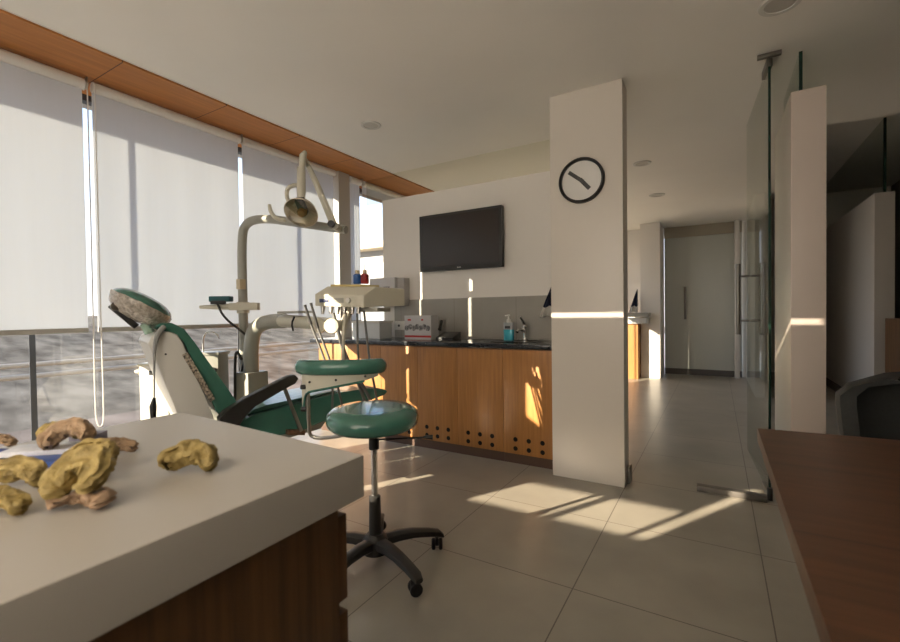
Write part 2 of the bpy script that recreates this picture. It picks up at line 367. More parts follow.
# dark room on the right
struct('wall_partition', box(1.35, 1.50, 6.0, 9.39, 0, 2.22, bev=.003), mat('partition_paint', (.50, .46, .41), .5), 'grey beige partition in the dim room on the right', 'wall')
struct('trim_13', box(1.32, 1.3495, 6.0, 9.39, 0, .09), KICK, 'dark skirting along the grey beige partition', 'skirting')
struct('trim_14', box(1.42, 1.432, 6.02, 9.3, 2.221, 2.949), DGLASS, 'glass pane over the grey beige partition', 'glass pane')
struct('trim_15', box(1.415, 1.437, 6.0, 6.018, 2.221, 2.949), EDGE, 'dark edge of the glass pane over the partition', 'glass edge')
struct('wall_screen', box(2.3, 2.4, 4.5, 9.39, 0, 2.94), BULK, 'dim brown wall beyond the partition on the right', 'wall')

# downlights
for (x, y, r, lb) in [(-2.19, 2.56, .075, 'round recessed ceiling light near the blinds'), (.253, 2.56, .085, 'round recessed ceiling light at the top right edge of the photo'), (-.617, 5.95, .09, 'round recessed ceiling light far along the corridor'), (-.604, 4.6, .08, 'round recessed ceiling light just past the column')]:
    t = thing('downlight', (x, y, HC), lb, 'ceiling light', 'recessed downlights')
    obj('rim', MB().lathe([(r*.72, -.001), (r*.74, -.008), (r*.97, -.008), (r, -.001)], (x, y, HC), (0, 0, 1), 32), WHITE, t)
    obj('diffuser', MB().lathe([(0, -.004), (r*.73, -.004), (r*.73, -.001), (0, -.001)], (x, y, HC), (0, 0, 1), 32), LED, t)

# ------------------------------------------------------------------ outside
struct('ground_outside', box(-40, -3.6, -30, 50, -.75, -.6), GROUND, 'dusty ground outside the windows', 'ground')
bk = MB(); nx, ny = 30, 60; vv = []
for i in range(nx+1):
    row = []
    for j in range(ny+1):
        x = -9-i*.9; y = -25+j*1.2
        z = -.6+1.75*min(1, i/16)+.20*noise.noise(Vector((x*.5, y*.3, 0)))*min(1, i/6)
        row.append(bk.bm.verts.new((x, y, z)))
    vv.append(row)
for i in range(nx):
    for j in range(ny): bk.bm.faces.new((vv[i][j], vv[i+1][j], vv[i+1][j+1], vv[i][j+1]))
tag(obj('earth_bank', bk, EARTH, smooth=80), 'brown earth bank rising outside behind the windows', 'bank', kind='structure')
for k, (z, lb) in enumerate([(.60, 'lower pale pipe rail outside below the blinds'), (.69, 'upper pale pipe rail outside below the blinds')]):
    t = thing('pipe_rail', (-5.0-.1*k, 4, -.6), lb, 'rail')
    obj('pipe', MB().tube([(-5-.1*k, -6, z), (-5-.1*k, 14, z-.02)], .022, 8), PIPE, t)
    for y in (-4, 5.6, 11): obj('support', MB().tube([(-5-.1*k, y, -.6), (-5-.1*k, y, z)], .02, 8), PIPE, t)
bt = thing('building', (-16, 19, -.6), 'pale building with a balcony seen through the clear window', 'building')
obj('wall_block', box(-20, -12.5, 17, 24, -.6, 4.2), BLDG, bt)
obj('roof_slab', box(-20.4, -12.0, 16.2, 24.4, 4.2, 4.5), mat('roof_beige', (.60, .50, .36), .8), bt)
for k in range(9): obj('balcony_opening', box(-19.6+k*.8, -19.1+k*.8, 16.96, 17.0, 3.0, 3.6), WHITE, bt)
for k in range(3): obj('window', box(-19.4+k*2.3, -18.0+k*2.3, 16.95, 17.0, .4, 2.0), BSHADE, bt)
obj('balcony', box(-20.2, -12.3, 16.3, 17, 2.4, 2.55), BLDG, bt)

# ------------------------------------------------------------------ counter under the television
sx = [-3.20, -2.83, -2.455, -2.077, -1.706, -1.326, -.94]
plc = ['nearest the window', 'second from the window', 'third from the window', 'in the middle behind the stool', 'second from the white column', 'beside the white column']
for i in range(6):
    a, b = sx[i], sx[i+1]
    t = thing('base_cabinet', ((a+b)/2, 2.96, 0), 'orange brown wooden cabinet with round vent holes, '+plc[i], 'cabinet', 'base cabinets under the black counter')
    obj('body', box(a+.002, b-.002, 2.972, 3.48 if b > -2.85 else 3.48, .07, .818), ORANGE, t)
    dd = obj('door', box(a+.0015, b-.0015, 2.95, 2.970, .072, .815, bev=.001), ORANGE, t)
    obj('kickboard', box(a+.001, b-.001, 2.965, 2.985, 0.0, .068), KICK, t)
    c = (a+b)/2
    for q in range(3):
        for z in (.111, .176):
            obj('vent_hole', MB().disc((c-.1+q*.1, 2.9498, z), (0, -1, 0), .0165, .0012, 20), DARKHOLE, dd)
t = thing('worktop', (-2.0, 3.2, .82), 'long black granite worktop on the wooden cabinets', 'worktop')
obj('slab', box(-3.30, -.945, 2.935, 3.487, .8225, .856, bev=.004), GRANITE, t)
obj('sink_basin', MB().lathe([(.0, .857), (.185, .857), (.2, .8615), (.215, .8615), (.222, .857)], (-1.35, 3.20, 0), (0, 0, 1), 36, sx=1.1, sy=.72), mat('dark_basin', (.015, .015, .016), .15), t)
# faucet
t = thing('faucet', (-1.33, 3.40, .857), 'small chrome tap at the back of the sink', 'tap')
obj('body', MB().lathe([(0, 0), (.026, 0), (.026, .006), (.018, .012), (.016, .09), (.02, .1), (.02, .12), (0, .125)], (-1.33, 3.40, .857), (0,0,1), 20), CHROME, t)
obj('spout', MB().tube([(-1.33, 3.40, .92), (-1.34, 3.36, .945), (-1.35, 3.31, .945), (-1.352, 3.29, .925)], [.014, .013, .012, .012], 12, smooth=2), CHROME, t)
obj('lever', MB().tube([(-1.33, 3.40, .98), (-1.335, 3.37, 1.01), (-1.34, 3.33, 1.045)], [.014, .010, .007], 12, smooth=1), CHROME, t)
# soap pump bottle
sb = (-1.405, 3.25, 0); t = thing('soap_bottle', (-1.405, 3.25, .8575), 'clear pump bottle half full of teal soap beside the sink', 'bottle')
def rrect(w, d, n=24): return [(w*math.copysign(abs(math.cos(k*2*math.pi/n))**.5, math.cos(k*2*math.pi/n)), d*math.copysign(abs(math.sin(k*2*math.pi/n))**.5, math.sin(k*2*math.pi/n))) for k in range(n)]
obj('lower_body', MB().prism([(sb[0]+x, sb[1]+y, .862) for x, y in rrect(.040, .024)], (0, 0, .085), bev=.003), SOAP, t)
obj('upper_body', MB().prism([(sb[0]+x, sb[1]+y, .9475) for x, y in rrect(.0395, .0235)], (0, 0, .055), bev=.008), CLEARP, t)
obj('label', box(sb[0]-.022, sb[0]+.022, sb[1]-.0252, sb[1]-.0246, .955, .975), BLACK, t)
obj('pump', MB().lathe([(0, 0), (.018, 0), (.018, .022), (.008, .026), (.006, .05), (.011, .052), (.011, .062), (0, .064)], (sb[0], sb[1], 1.0025), (0,0,1), 16).tube([(sb[0], sb[1], 1.058), (sb[0]-.02, sb[1]-.025, 1.056)], .005, 8), WHITE, t)
# glove box
t = thing('glove_box', (-2.23, 3.25, .857), 'white carton with grey pattern and red stripe on the black counter', 'box')
obj('carton', box(-2.37, -2.09, 3.18, 3.30, .857, 1.065, bev=.002), CARDB, t)
obj('red_stripe', box(-2.369, -2.091, 3.1785, 3.1798, .875, .892), REDBOX, t)
pt = MB()
for k in range(7): pt.disc((-2.345+k*.037, 3.1797, .955+.012*(k % 2)), (0, -1, 0), .024, .0012+.0002*k, 16)
obj('printed_pattern', pt, GREYPRINT, t)
for a, b in ((-2.335, -2.30), (-2.19, -2.17)): obj('tiny_print', box(a, b, 3.1786, 3.1798, 1.02, 1.035), REDBOX, t)
# phone like device
t = thing('desk_phone', (-2.01, 3.3, .857), 'black telephone with its handset behind the printed carton', 'phone')
obj('body', MB().prism([(-2.07, 3.22, .8575), (-2.07, 3.36, .8575), (-2.07, 3.36, .92), (-2.07, 3.22, .875)], (.17, 0, 0), bev=.004), BLACK, t)
obj('handset', MB().tube([(-2.05, 3.25, .935), (-2.045, 3.27, .99), (-2.06, 3.30, 1.01)], [.017, .012, .016], 10, smooth=1), BLACK, t)
# white boxes on the counter's window end
t = thing('storage_box', (-2.71, 3.24, .857), 'low translucent white plastic box with lid at the window end of the counter', 'box')
obj('tub', box(-2.96, -2.63, 3.15, 3.33, .857, 1.0, bev=.01), mat('milky_plastic', (.60, .62, .62), .3), t)
obj('lid', box(-2.97, -2.62, 3.14, 3.34, 1.0, 1.02, bev=.006), WHITE, t)
t = thing('wall_box', (-2.72, 3.44, 1.16), 'pale grey box fixed low on the left end of the television wall', 'box')
obj('box_body', box(-2.93, -2.62, 3.37, 3.4985, 1.16, 1.43, bev=.003), CARDB, t)
obj('side_panel', box(-2.618, -2.54, 3.41, 3.4985, 1.16, 1.425, bev=.002), CARDS, t)
obj('printed_line', box(-2.76, -2.68, 3.3685, 3.3698, 1.33, 1.345), GREYPRINT, t)
# sockets
t = thing('wall_socket', (-2.64, 3.487, .94), 'white double power socket on the grey splashback', 'socket')
obj('face_plate', box(-2.71, -2.52, 3.478, 3.4875, .925, 1.01, bev=.003), WHITE, t)
for x in (-2.66, -2.57): obj('outlet', MB().disc((x, 3.4785, .967), (0, -1, 0), .012, .002, 14), BLACK, t)
# towels
def towel(x0, x1, y, zt, zb, label, s=1):
    t = thing('towel', ((x0+x1)/2, y, zb), label, 'towel', 'dark towels hanging on hooks')
    def cloth(zf, zg, th):
        mb = MB(); n = 14; A = []
        for side in (0, 1):
            rows = []
            for i in range(9):
                f = zf+(zg-zf)*i/8; z = zt+(zb-zt)*f; w = .06+.94*f**.9
                rows.append([mb.bm.verts.new((x1-(x1-x0)*w*(1-j/n), y+.012*math.sin(j*1.5)*(.4+f)+side*th, z-.01*math.sin(j*.7))) for j in range(n+1)])
            A.append(rows)
        for rows in A:
            for i in range(8):
                for j in range(n): mb.bm.faces.new((rows[i][j], rows[i][j+1], rows[i+1][j+1], rows[i+1][j]))
        a, b = A
        for i in range(8):
            for j in (0, n): mb.bm.faces.new((a[i][j], a[i+1][j], b[i+1][j], b[i][j]))
        for j in range(n):
            for i in (0, 8): mb.bm.faces.new((a[i][j], a[i][j+1], b[i][j+1], b[i][j]))
        return mb
    obj('dark_cloth', cloth(0, .74, .012), NAVY, t, smooth=80)
    obj('white_hem', cloth(.74, 1, .012), WCLOTH, t, smooth=80)
    return t
towel(-1.215, -1.075, 3.42, 1.34, 1.045, 'navy towel with a white hem hanging beside the white column')
# television
t = thing('television', (-1.945, 3.44, 1.47), 'black flat television mounted on the cream wall', 'television')
obj('casing', box(-2.362, -1.532, 3.42, 3.465, 1.465, 1.978, bev=.006), BLACK, t)
obj('screen', box(-2.335, -1.559, 3.4185, 3.4195, 1.505, 1.955), SCREEN, t)
obj('wall_mount', box(-2.10, -1.80, 3.465, 3.4995, 1.6, 1.85), BLACK, t)
obj('maker_mark', box(-1.965, -1.925, 3.4187, 3.4197, 1.481, 1.489), WHITE, t)
# clock
cx, cy, cz, cr = -.729, 2.864, 1.905, .142
t = thing('wall_clock', (cx, 2.865, cz-cr), 'round white wall clock with black rim on the column', 'clock')
obj('rim', MB().lathe([(cr-.018, 0), (cr, 0), (cr, .024), (cr-.006, .03), (cr-.018, .022), (cr-.018, 0)], (cx, cy, cz), (0, -1, 0), 48), BLACK, t)
obj('dial', MB().disc((cx, cy, cz), (0, -1, 0), cr-.018, .008, 48), CLOCKW, t)
def hand(dx, dz, w, y): 
    L = math.hypot(dx, dz); ux = Vector((dx/L, 0, dz/L)); return MB().obox(Vector((cx, y, cz))+ux*L*.42, ux, (0, 1, 0), ux.cross(Vector((0, 1, 0))), L*.58, .0015, w, bev=.001)
obj('hour_hand', hand(.050, -.058, .0125, 2.852), BLACK, t)
obj('minute_hand', hand(-.078, .062, .0115, 2.848), BLACK, t)

# second treatment bay seen past the column
t = thing('far_cabinet', (-1.3, 7.9, 0), 'bright orange cabinet with pale top at the corridor end', 'cabinet')
obj('body', box(-1.75, -1.07, 7.55, 8.2, 0, .87), ORANGE, t)
obj('drawer', box(-1.75, -.93, 7.5, 7.79, .88, .97, bev=.004), WHITE, t)
obj('top_slab', box(-1.77, -.905, 7.46, 7.79, .985, 1.05, bev=.004), GREY, t)
towel(-1.22, -1.09, 7.70, 1.42, 1.062, 'small navy towel hanging far off beyond the column')

# ------------------------------------------------------------------ dental chair
A0 = Vector((-2.32, 1.06, 0)); AX = Vector((.326, .945, 0)); AN = Vector((.945, -.326, 0))
def CH(s, z, off=0): return A0+AX*s+AN*off+Vector((0, 0, z))
t = thing('dental_chair', CH(.7, 0, -.26), 'green and white reclined dental chair with black armrest', 'dental chair')
bs = MB().prism([CH(*q) for q in [(.020, .955), (.032, .985), (.06, 1.005), (.10, 1.01), (.14, .995), (.165, .95), (.29, .57), (.33, .42), (.20, .42), (.135, .60)]], AN*-.42, bev=.012, seg=3)
sh = obj('backrest_shell', bs, WHITE, t)
obj('patterned_strip', MB().prism([CH(*q, .0005) for q in [(.158, .892), (.182, .905), (.302, .655), (.278, .642)]], AN*.003), FLORAL, sh)
obj('screw', MB().disc(CH(.09, .90, 0), AN, .005, .002, 10), BLACK, sh)
obj('backrest_cushion', MB().prism([CH(*q, -.015) for q in [(.04, 1.025), (.07, 1.05), (.12, 1.052), (.175, 1.02), (.215, .955), (.40, .64), (.46, .52), (.38, .48), (.31, .585), (.17, .955), (.14, 1.01), (.09, 1.028)]], AN*-.39, bev=.014, seg=3), GREEN, t)
# headrest
hc = CH(.02, 1.14, -.21); hd = (AX*.86+Vector((0, 0, -.51))).normalized(); hn = AN; hu = hn.cross(hd).normalized()
if hu.z < 0: hu = -hu
def lens(lo, hi, rl, rw, th, thd):
    mb = MB(); n = 36; rings = []
    for i in range(11):
        f = lo+(hi-lo)*i/10; rr = math.sqrt(max(0, 1-f*f)); h = (th if f > 0 else thd)*f
        rings.append([mb.bm.verts.new(hc+hd*rl*rr**.8*math.cos(k*2*math.pi/n)+hn*rw*rr**.8*math.sin(k*2*math.pi/n)+hu*h) for k in range(n)])
    for a, b in zip(rings, rings[1:]):
        for k in range(n): mb.bm.faces.new((a[k], a[(k+1) % n], b[(k+1) % n], b[k]))
    mb.bm.faces.new(rings[0][::-1]); mb.bm.faces.new(rings[-1]); return mb
hr = obj('headrest', lens(-.02, .985, .142, .15, .055, .05), GREEN, t, smooth=60)
wr = lens(-.97, .05, .147, .155, .05, .085)
for v in wr.bm.verts: v.co += .006*noise.noise_vector(v.co*38)
obj('plastic_cover', wr, WRAP, hr, smooth=80)
mk = MB(); mk.obox(CH(-.058, 1.088, -.2), (AX*.68+Vector((0, 0, -.73))), AN, (AX*.73+Vector((0, 0, .68))), .075, .03, .014, bev=.005)
hm = obj('headrest_bracket', mk, BLACK, t)
obj('adjusting_knob', MB().disc(CH(-.092, 1.135, -.165), AN, .021, .02, 20), CHROME, hm)
obj('headrest_stem', MB().tube([CH(.03, 1.05, -.2), CH(.05, 1.0, -.2)], .024, 12), mat('pale_green_stem', (.35, .5, .4), .4), t)
cpts = [CH(.085, 1.035, .01), CH(.055, 1.0, .025), CH(.04, .93, .03), CH(.038, .80, .03), CH(.036, .70, .03)]
obj('hanging_cord', MB().tube(cpts, [.012, .014, .007, .0035, .0035], 8, smooth=2), mat('grey_wrap', (.30, .30, .29), .3), t)
obj('cord_plug', MB().tube([CH(.036, .70, .03), CH(.03, .66, .03), CH(.03, .60, .03)], [.006, .015, .012], 10), BLACK, t)
# seat and legrest
lp = [(.38, .50), (.50, .535), (.75, .565), (1.02, .598), (1.18, .600), (1.28, .592), (1.34, .575), (1.355, .558), (1.33, .540), (1.20, .515), (1.04, .470), (.76, .40), (.45, .40)]
obj('seat_cushion', MB().prism([CH(s, z, -.02) for s, z in lp], AN*-.40, bev=.02, seg=3), GREEN, t)
obj('seat_cover', MB().prism([CH(s, z, -.06) for s, z in [(.48, .538), (.75, .570), (1.02, .603), (1.02, .608), (.75, .588), (.58, .575), (.50, .558)]], AN*-.32, bev=.004), mat('clear_film', (.09, .20, .155), .3, coat=.3, bump=.5, scale=25), t)
obj('seat_plate', MB().prism([CH(s, z, -.07) for s, z in [(.24, .36), (.24, .42), (.42, .395), (.76, .395), (.95, .435), (.90, .38), (.5, .34)]], AN*-.30, bev=.006), GREY, t)
obj('chair_base', MB().prism([CH(s, z, -.10) for s, z in [(.30, .03), (.28, .30), (.34, .35), (.72, .37), (.80, .12), (.95, .03)]], AN*-.26, bev=.02), WHITE, t)
obj('floor_plate', MB().prism([CH(s, 0.0, -.05) for s in (.15, 1.0)]+[CH(1.0, .03, -.05), CH(.15, .03, -.05)], AN*-.34, bev=.005), SOFTBLACK, t)
ar = MB().prism([CH(*q, .02) for q in [(.31, .52), (.30, .565), (.33, .60), (.385, .625), (.42, .648), (.66, .744), (.695, .748), (.715, .725), (.695, .697), (.47, .612), (.43, .575), (.40, .51)]], AN*.055, bev=.012, seg=3)
am = obj('armrest', ar, BLACK, t)
obj('armrest_strut', MB().obox(CH(.685, .555, .045), AX*.085+Vector((0, 0, -.24)), AN, AX*.24+Vector((0, 0, .085)), .145, .006, .010, bev=.002), STEEL, am)
obj('pivot_bolt', MB().disc(CH(.285, .545, .075), AN, .014, .012, 14), CHROME, am)
obj('strut_joint', MB().obox(CH(.705, .415, .03), AX+Vector((0, 0, -.2)), AN, (0, 0, 1), .05, .02, .014, bev=.004), RUST, am)

# ------------------------------------------------------------------ dental unit
t = thing('dental_unit', (-2.62, 1.85, 0), 'grey green dental unit with light pole and instrument arm', 'dental unit')
obj('floor_column', box(-2.88, -2.735, 1.89, 2.05, 0, .69, bev=.01), GREY, t)
obj('lamp_pole', MB().tube([(-2.91, 1.985, .2), (-2.91, 1.985, 1.0), (-2.915, 1.985, 1.61), (-2.88, 1.99, 1.745), (-2.72, 2.03, 1.765), (-2.47, 2.10, 1.715), (-2.10, 2.19, 1.64)], [.032, .032, .031, .031, .030, .029, .027], 14, smooth=3), GREY, t)
obj('pole_base', box(-2.965, -2.901, 1.93, 2.04, 0, .2, bev=.006), GREY, t)
obj('pole_clip', box(-2.905, -2.86, 1.93, 1.975, 1.27, 1.34, bev=.004), CAPS, t)
obj('pole_collar', MB().tube([(-2.912, 1.985, 1.10), (-2.912, 1.985, 1.18)], .043, 16), IVORY, t)
e = Vector((.858, .512, 0)); pc = Vector((-2.90, 1.935, 1.147))
sidebar = obj('side_bar', MB().tube([pc-e*.265, pc-e*.08, pc+e*.02, pc+e*.12], [.012, .022, .022, .02], 12), IVORY, t)
obj('bar_clamp', MB().obox(pc+e*.05, e, (-.5, .86, 0), (0, 0, 1), .10, .025, .026, bev=.006), IVORY, t)
hs = obj('hand_piece_rest', MB().obox(pc-e*.115+Vector((0, 0, .055)), e, (-.5, .86, 0), (0, 0, 1), .075, .03, .02, bev=.012, seg=3), TEAL, t)
obj('hand_piece_face', MB().obox(pc-e*.12+Vector((.015, -.026, .03)), e, (-.5, .86, 0), (0, 0, 1), .05, .012, .012, bev=.004), BLACK, hs)
obj('suction_hose', MB().tube([pc-e*.13+Vector((.02, -.03, .03)), pc-e*.07+Vector((0, -.03, -.08)), pc+e*.06+Vector((0, 0, -.2)), pc+e*.10+Vector((0, .02, -.3)), pc+e*.05+Vector((0, -.03, -.40)), pc+e*.02+Vector((0, -.03, -.6))], .008, 8, smooth=2), BLACK, t)
obj('supply_tube', MB().tube([(-2.80, 1.89, .78), (-2.84, 1.88, .85), (-2.86, 1.88, .78), (-2.87, 1.88, .5)], .009, 8, smooth=2), BLACK, t)
# large arm to the instrument table
obj('support_arm', MB().tube([(-2.81, 1.97, .68), (-2.81, 1.97, .87), (-2.785, 1.98, .99), (-2.68, 2.0, 1.04), (-2.50, 2.01, 1.045)], .050, 18, smooth=3), GREY, t)
obj('level_arm', MB().tube([(-2.54, 2.01, 1.045), (-1.86, 1.80, 1.03)], [.044, .034], 16), IVORY, t)
obj('arm_shelf', MB().obox((-2.30, 1.93, 1.10), (.955, -.295, 0), (.295, .955, 0), (0, 0, 1), .17, .05, .007, bev=.003), GREY, t)
obj('arm_clip', MB().tube([(-2.26, 1.89, 1.07), (-2.25, 1.86, 1.03), (-2.26, 1.88, .985)], .006, 8, smooth=1), BLACK, t)
kn = obj('arm_joint', MB().disc((-1.875, 1.745, 1.022), (.5, -.86, 0), .040, .04, 28).disc((-1.775, 1.745, 1.022), (.5, -.86, 0), .040, .05, 28).tube([(-1.90, 1.80, 1.03), (-1.74, 1.78, 1.02)], .03, 14), IVORY, t)
obj('table_post', MB().tube([(-1.76, 1.80, 1.03), (-1.74, 1.84, 1.12)], .022, 12), IVORY, t)
# instrument table
FL = Vector((-1.893, 1.724, 0)); FR = Vector((-1.560, 1.745, 0)); SR = Vector((-1.500, 2.02, 0)); BL = FL+SR-FR
def Z(p, z): return Vector((p.x, p.y, z))
hd_ = MB(); a = [hd_.bm.verts.new(q) for q in (Z(FL, 1.13), Z(FR, 1.115), Z(SR, 1.125), Z(BL, 1.135))]
k1 = FL*.72+BL*.28; k2 = FR*.72+SR*.28
b = [hd_.bm.verts.new(q) for q in (Z(FL, 1.195), Z(FR, 1.178), Z(k2, 1.226), Z(SR, 1.220), Z(BL, 1.24), Z(k1, 1.24))]
hd_.bm.faces.new(a); hd_.bm.faces.new((a[0], a[1], b[1], b[0])); hd_.bm.faces.new((a[1], a[2], b[3], b[2], b[1])); hd_.bm.faces.new((a[2], a[3], b[4], b[3]))
hd_.bm.faces.new((a[3], a[0], b[0], b[5], b[4])); hd_.bm.faces.new((b[0], b[1], b[2], b[5])); hd_.bm.faces.new((b[5], b[2], b[3], b[4]))
bmesh.ops.bevel(hd_.bm, geom=list(hd_.bm.edges), offset=.007, segments=3, affect='EDGES', profile=.7)
dh = obj('instrument_table', hd_, IVORY, t)
ef = (FR-FL).normalized(); en = Vector((ef.y, -ef.x, 0))
obj('control_panel', MB().obox(Z(FL*.80+FR*.20+en*.0006, 1.158), ef, en, (0, 0, 1), .032, .002, .010, bev=.001), mat('panel_blue', (.03, .04, .09), .3), dh)
obj('control_knob', MB().disc(Z(FL*.28+FR*.72, 1.155), en, .014, .016, 18), WHITE, dh)
obj('label_strip', MB().obox(Z(FL*.5+FR*.5+en*.0004, 1.156), ef, en, (0, 0, 1), .035, .001, .013), GREY, dh)
obj('tray_mat', MB().prism([Z(k1*.93+k2*.07, 1.238), Z(k1*.30+k2*.70, 1.230), Z(k1*.30+k2*.70, 1.230)+(BL-FL)*.45, Z(k1*.93+k2*.07, 1.238)+(BL-FL)*.45], (0, 0, .012), bev=.003), GOLD, dh)
obj('under_tray', MB().obox(Z(FR*.6+SR*.4+ef*-.05, 1.105), ef, en, (0, 0, 1), .07, .06, .012, bev=.004), GREY, dh)
hold = MB()
for x in (.12, .30, .44, .58, .74, .86): hold.tube([Z(FL*(1-x)+FR*x+en*-.02, 1.128), Z(FL*(1-x)+FR*x+en*-.015, 1.085)], [.014, .008], 10)
obj('holder_nozzles', hold, STEEL, dh)
hoses = [[(-1.834, 1.641, 1.03), (-1.771, 1.675, .843), (-1.73, 1.69, .70), (-1.74, 1.688, .58)],
 [(-1.802, 1.659, 1.01), (-1.749, 1.688, .843), (-1.705, 1.70, .70), (-1.695, 1.716, .60)],
 [(-1.752, 1.72, 1.09), (-1.681, 1.74, .842), (-1.61, 1.767, .73), (-1.56, 1.797, .615)],
 [(-1.77, 1.74, 1.09), (-1.70, 1.75, .842), (-1.63, 1.767, .73), (-1.60, 1.797, .60)],
 [(-1.626, 1.767, 1.09), (-1.622, 1.764, .841), (-1.61, 1.78, .70), (-1.62, 1.80, .62)],
 [(-1.594, 1.785, 1.10), (-1.572, 1.794, .85), (-1.554, 1.802, .745), (-1.537, 1.811, .62)]]
HB = mat('hose_grey', (.13, .13, .12), .45)
for k, hp in enumerate(hoses): obj('hose', MB().tube(hp, .0085 if k in (2, 3) else .006, 8, smooth=2), HB, dh)
obj('cream_hose', MB().tube([(-1.70, 1.76, 1.09), (-1.685, 1.728, 1.0), (-1.69, 1.722, .84), (-1.70, 1.73, .72)], .009, 8, smooth=2), IVORY, dh)
for a_, b_ in (((-1.861, 1.627, 1.134), (-1.834, 1.641, 1.03)), ((-1.834, 1.643, 1.144), (-1.802, 1.659, 1.01))):
    obj('handpiece', MB().tube([a_, Vector(a_)*.85+Vector(b_)*.15, b_], [.008, .006, .0085], 8), BLACK, dh)
# lamp
la = obj('lamp_arm', MB().tube([(-2.115, 2.10, 1.65), (-2.20, 2.03, 1.93), (-2.232, 2.0, 2.03)], [.024, .020, .016], 12).tube([(-2.08, 2.075, 1.66), (-2.18, 2.005, 1.93)], .010, 10).tube([(-2.13, 2.16, 1.645), (-2.10, 2.09, 1.65)], .024, 12), IVORY, t)
obj('arm_joint_cap', MB().disc((-2.10, 2.065, 1.655), (.5, -.86, 0), .022, .03, 14), BLACK, la)
ls = obj('lamp_stem', MB().tube([(-2.21, 1.955, 2.10), (-2.2, 1.93, 2.07), (-2.2, 1.915, 1.98)], [.013, .022, .016], 12).tube([(-2.198, 1.912, 1.99), (-2.198, 1.91, 1.84)], [.025, .027], 16).tube([(-2.198, 1.91, 1.84), (-2.198, 1.905, 1.765)], [.026, .022], 14).tube([(-2.235, 2.0, 2.03), (-2.205, 1.94, 2.06)], .016, 10), IVORY, t)
lc = Vector((-2.185, 1.90, 1.72)); ln = Vector((.30, -.62, -.72)).normalized()
lh = obj('lamp_reflector', MB().lathe([(0, -.045), (.05, -.040), (.085, -.015), (.104, .02), (.101, .022), (.082, -.010), (.048, -.034), (0, -.038)], lc, ln, 36), mat('reflector', (.62, .54, .42), .35, metal=.3), t)
obj('front_glass', MB().lathe([(0, .030), (.06, .027), (.100, .020), (.100, .024), (.06, .031), (0, .034)], lc, ln, 36), LAMPGLASS, lh)
obj('bulb_shield', MB().lathe([(0, -.03), (.026, -.03), (.030, .005), (.022, .018), (0, .02)], lc+Vector((0, 0, -.01)), ln, 20), AMBER, lh)
obj('reflector_band', MB().obox(lc+ln*.0+Vector((0, 0, .03)), ln.cross(Vector((0, 0, 1))), ln, ln.cross(ln.cross(Vector((0, 0, 1)))), .024, .022, .05, bev=.004), BLACK, lh)
obj('loop_handle', MB().tube([(-2.20, 1.90, 1.88), (-2.235, 1.88, 1.882), (-2.268, 1.864, 1.865), (-2.275, 1.860, 1.82), (-2.262, 1.866, 1.778), (-2.24, 1.878, 1.762), (-2.20, 1.90, 1.765)], .0125, 12, smooth=2), IVORY, t)
obj('hook_handle', MB().tube([(-2.365, 1.805, 1.765), (-2.36, 1.808, 1.72), (-2.33, 1.825, 1.675), (-2.28, 1.85, 1.665)], [.010, .013, .013, .011], 10, smooth=2), IVORY, t)

# bottles on the instrument table
for (x, y, mt, h_, lb) in [(-1.742, 1.90, BLUE, .05, 'blue bottle with beige cap on top of the instrument table'), (-1.70, 1.915, RED, .05, 'dark red bottle with beige cap on top of the instrument table')]:
    t = thing('medicine_bottle', (x, y, 1.2525), lb, 'bottle', 'small bottles on the instrument table')
    obj('bottle_body', MB().lathe([(0, 0), (.021, 0), (.023, .004), (.023, h_), (.012, h_+.008), (0, h_+.008)], (x, y, 1.2525), (0,0,1), 18), mt, t)
    obj('cap', MB().lathe([(0, 0), (.012, 0), (.012, .016), (.009, .020), (0, .02)], (x, y, 1.2525+h_+.0082), (0,0,1), 14), CAPS, t)

# floor cabinets of the unit
t = thing('suction_cabinet', (-2.88, 1.38, 0), 'slim white cabinet with a round knob behind the chair backrest', 'cabinet')
obj('body', MB().obox((-2.835, 1.408, .40), e, (-.512, .858, 0), (0, 0, 1), .082, .10, .40, bev=.006), WHITE, t)
obj('lid', MB().obox((-2.835, 1.408, .807), e, (-.512, .858, 0), (0, 0, 1), .09, .106, .007, bev=.003), IVORY, t)
obj('knob', MB().lathe([(0, 0), (.024, 0), (.026, .01), (.014, .018), (.01, .04), (0, .042)], Vector((-2.835, 1.408, .765))-e*.082+Vector((.512, -.858, 0))*.072, -e, 16), IVORY, t)
obj('dark_switch', MB().obox(Vector((-2.835, 1.408, .76))+Vector((.512, -.858, 0))*.101-e*.01, e, (-.512, .858, 0), (0, 0, 1), .014, .002, .012), BLACK, t)
t = thing('utility_cabinet', (-2.97, 1.76, 0), 'grey box cabinet with black knob just left of the lamp pole', 'cabinet')
obj('body', MB().obox((-2.97, 1.76, .41), e, (-.512, .858, 0), (0, 0, 1), .10, .07, .41, bev=.006), GREY, t)
obj('lid', MB().obox((-2.97, 1.76, .831), e, (-.512, .858, 0), (0, 0, 1), .108, .078, .010, bev=.004), GREY, t)
obj('knob', MB().disc(Vector((-2.91, 1.795, .72))+Vector((.512, -.858, 0))*.07, (.512, -.858, 0), .022, .02, 16), BLACK, t)
obj('wire_hoop', MB().tube([Vector((-3.0, 1.74, .84)), Vector((-3.0, 1.74, .94)), Vector((-2.97, 1.755, .98)), Vector((-2.92, 1.785, .97)), Vector((-2.90, 1.795, .93))], .005, 8, smooth=2), STEEL, t)

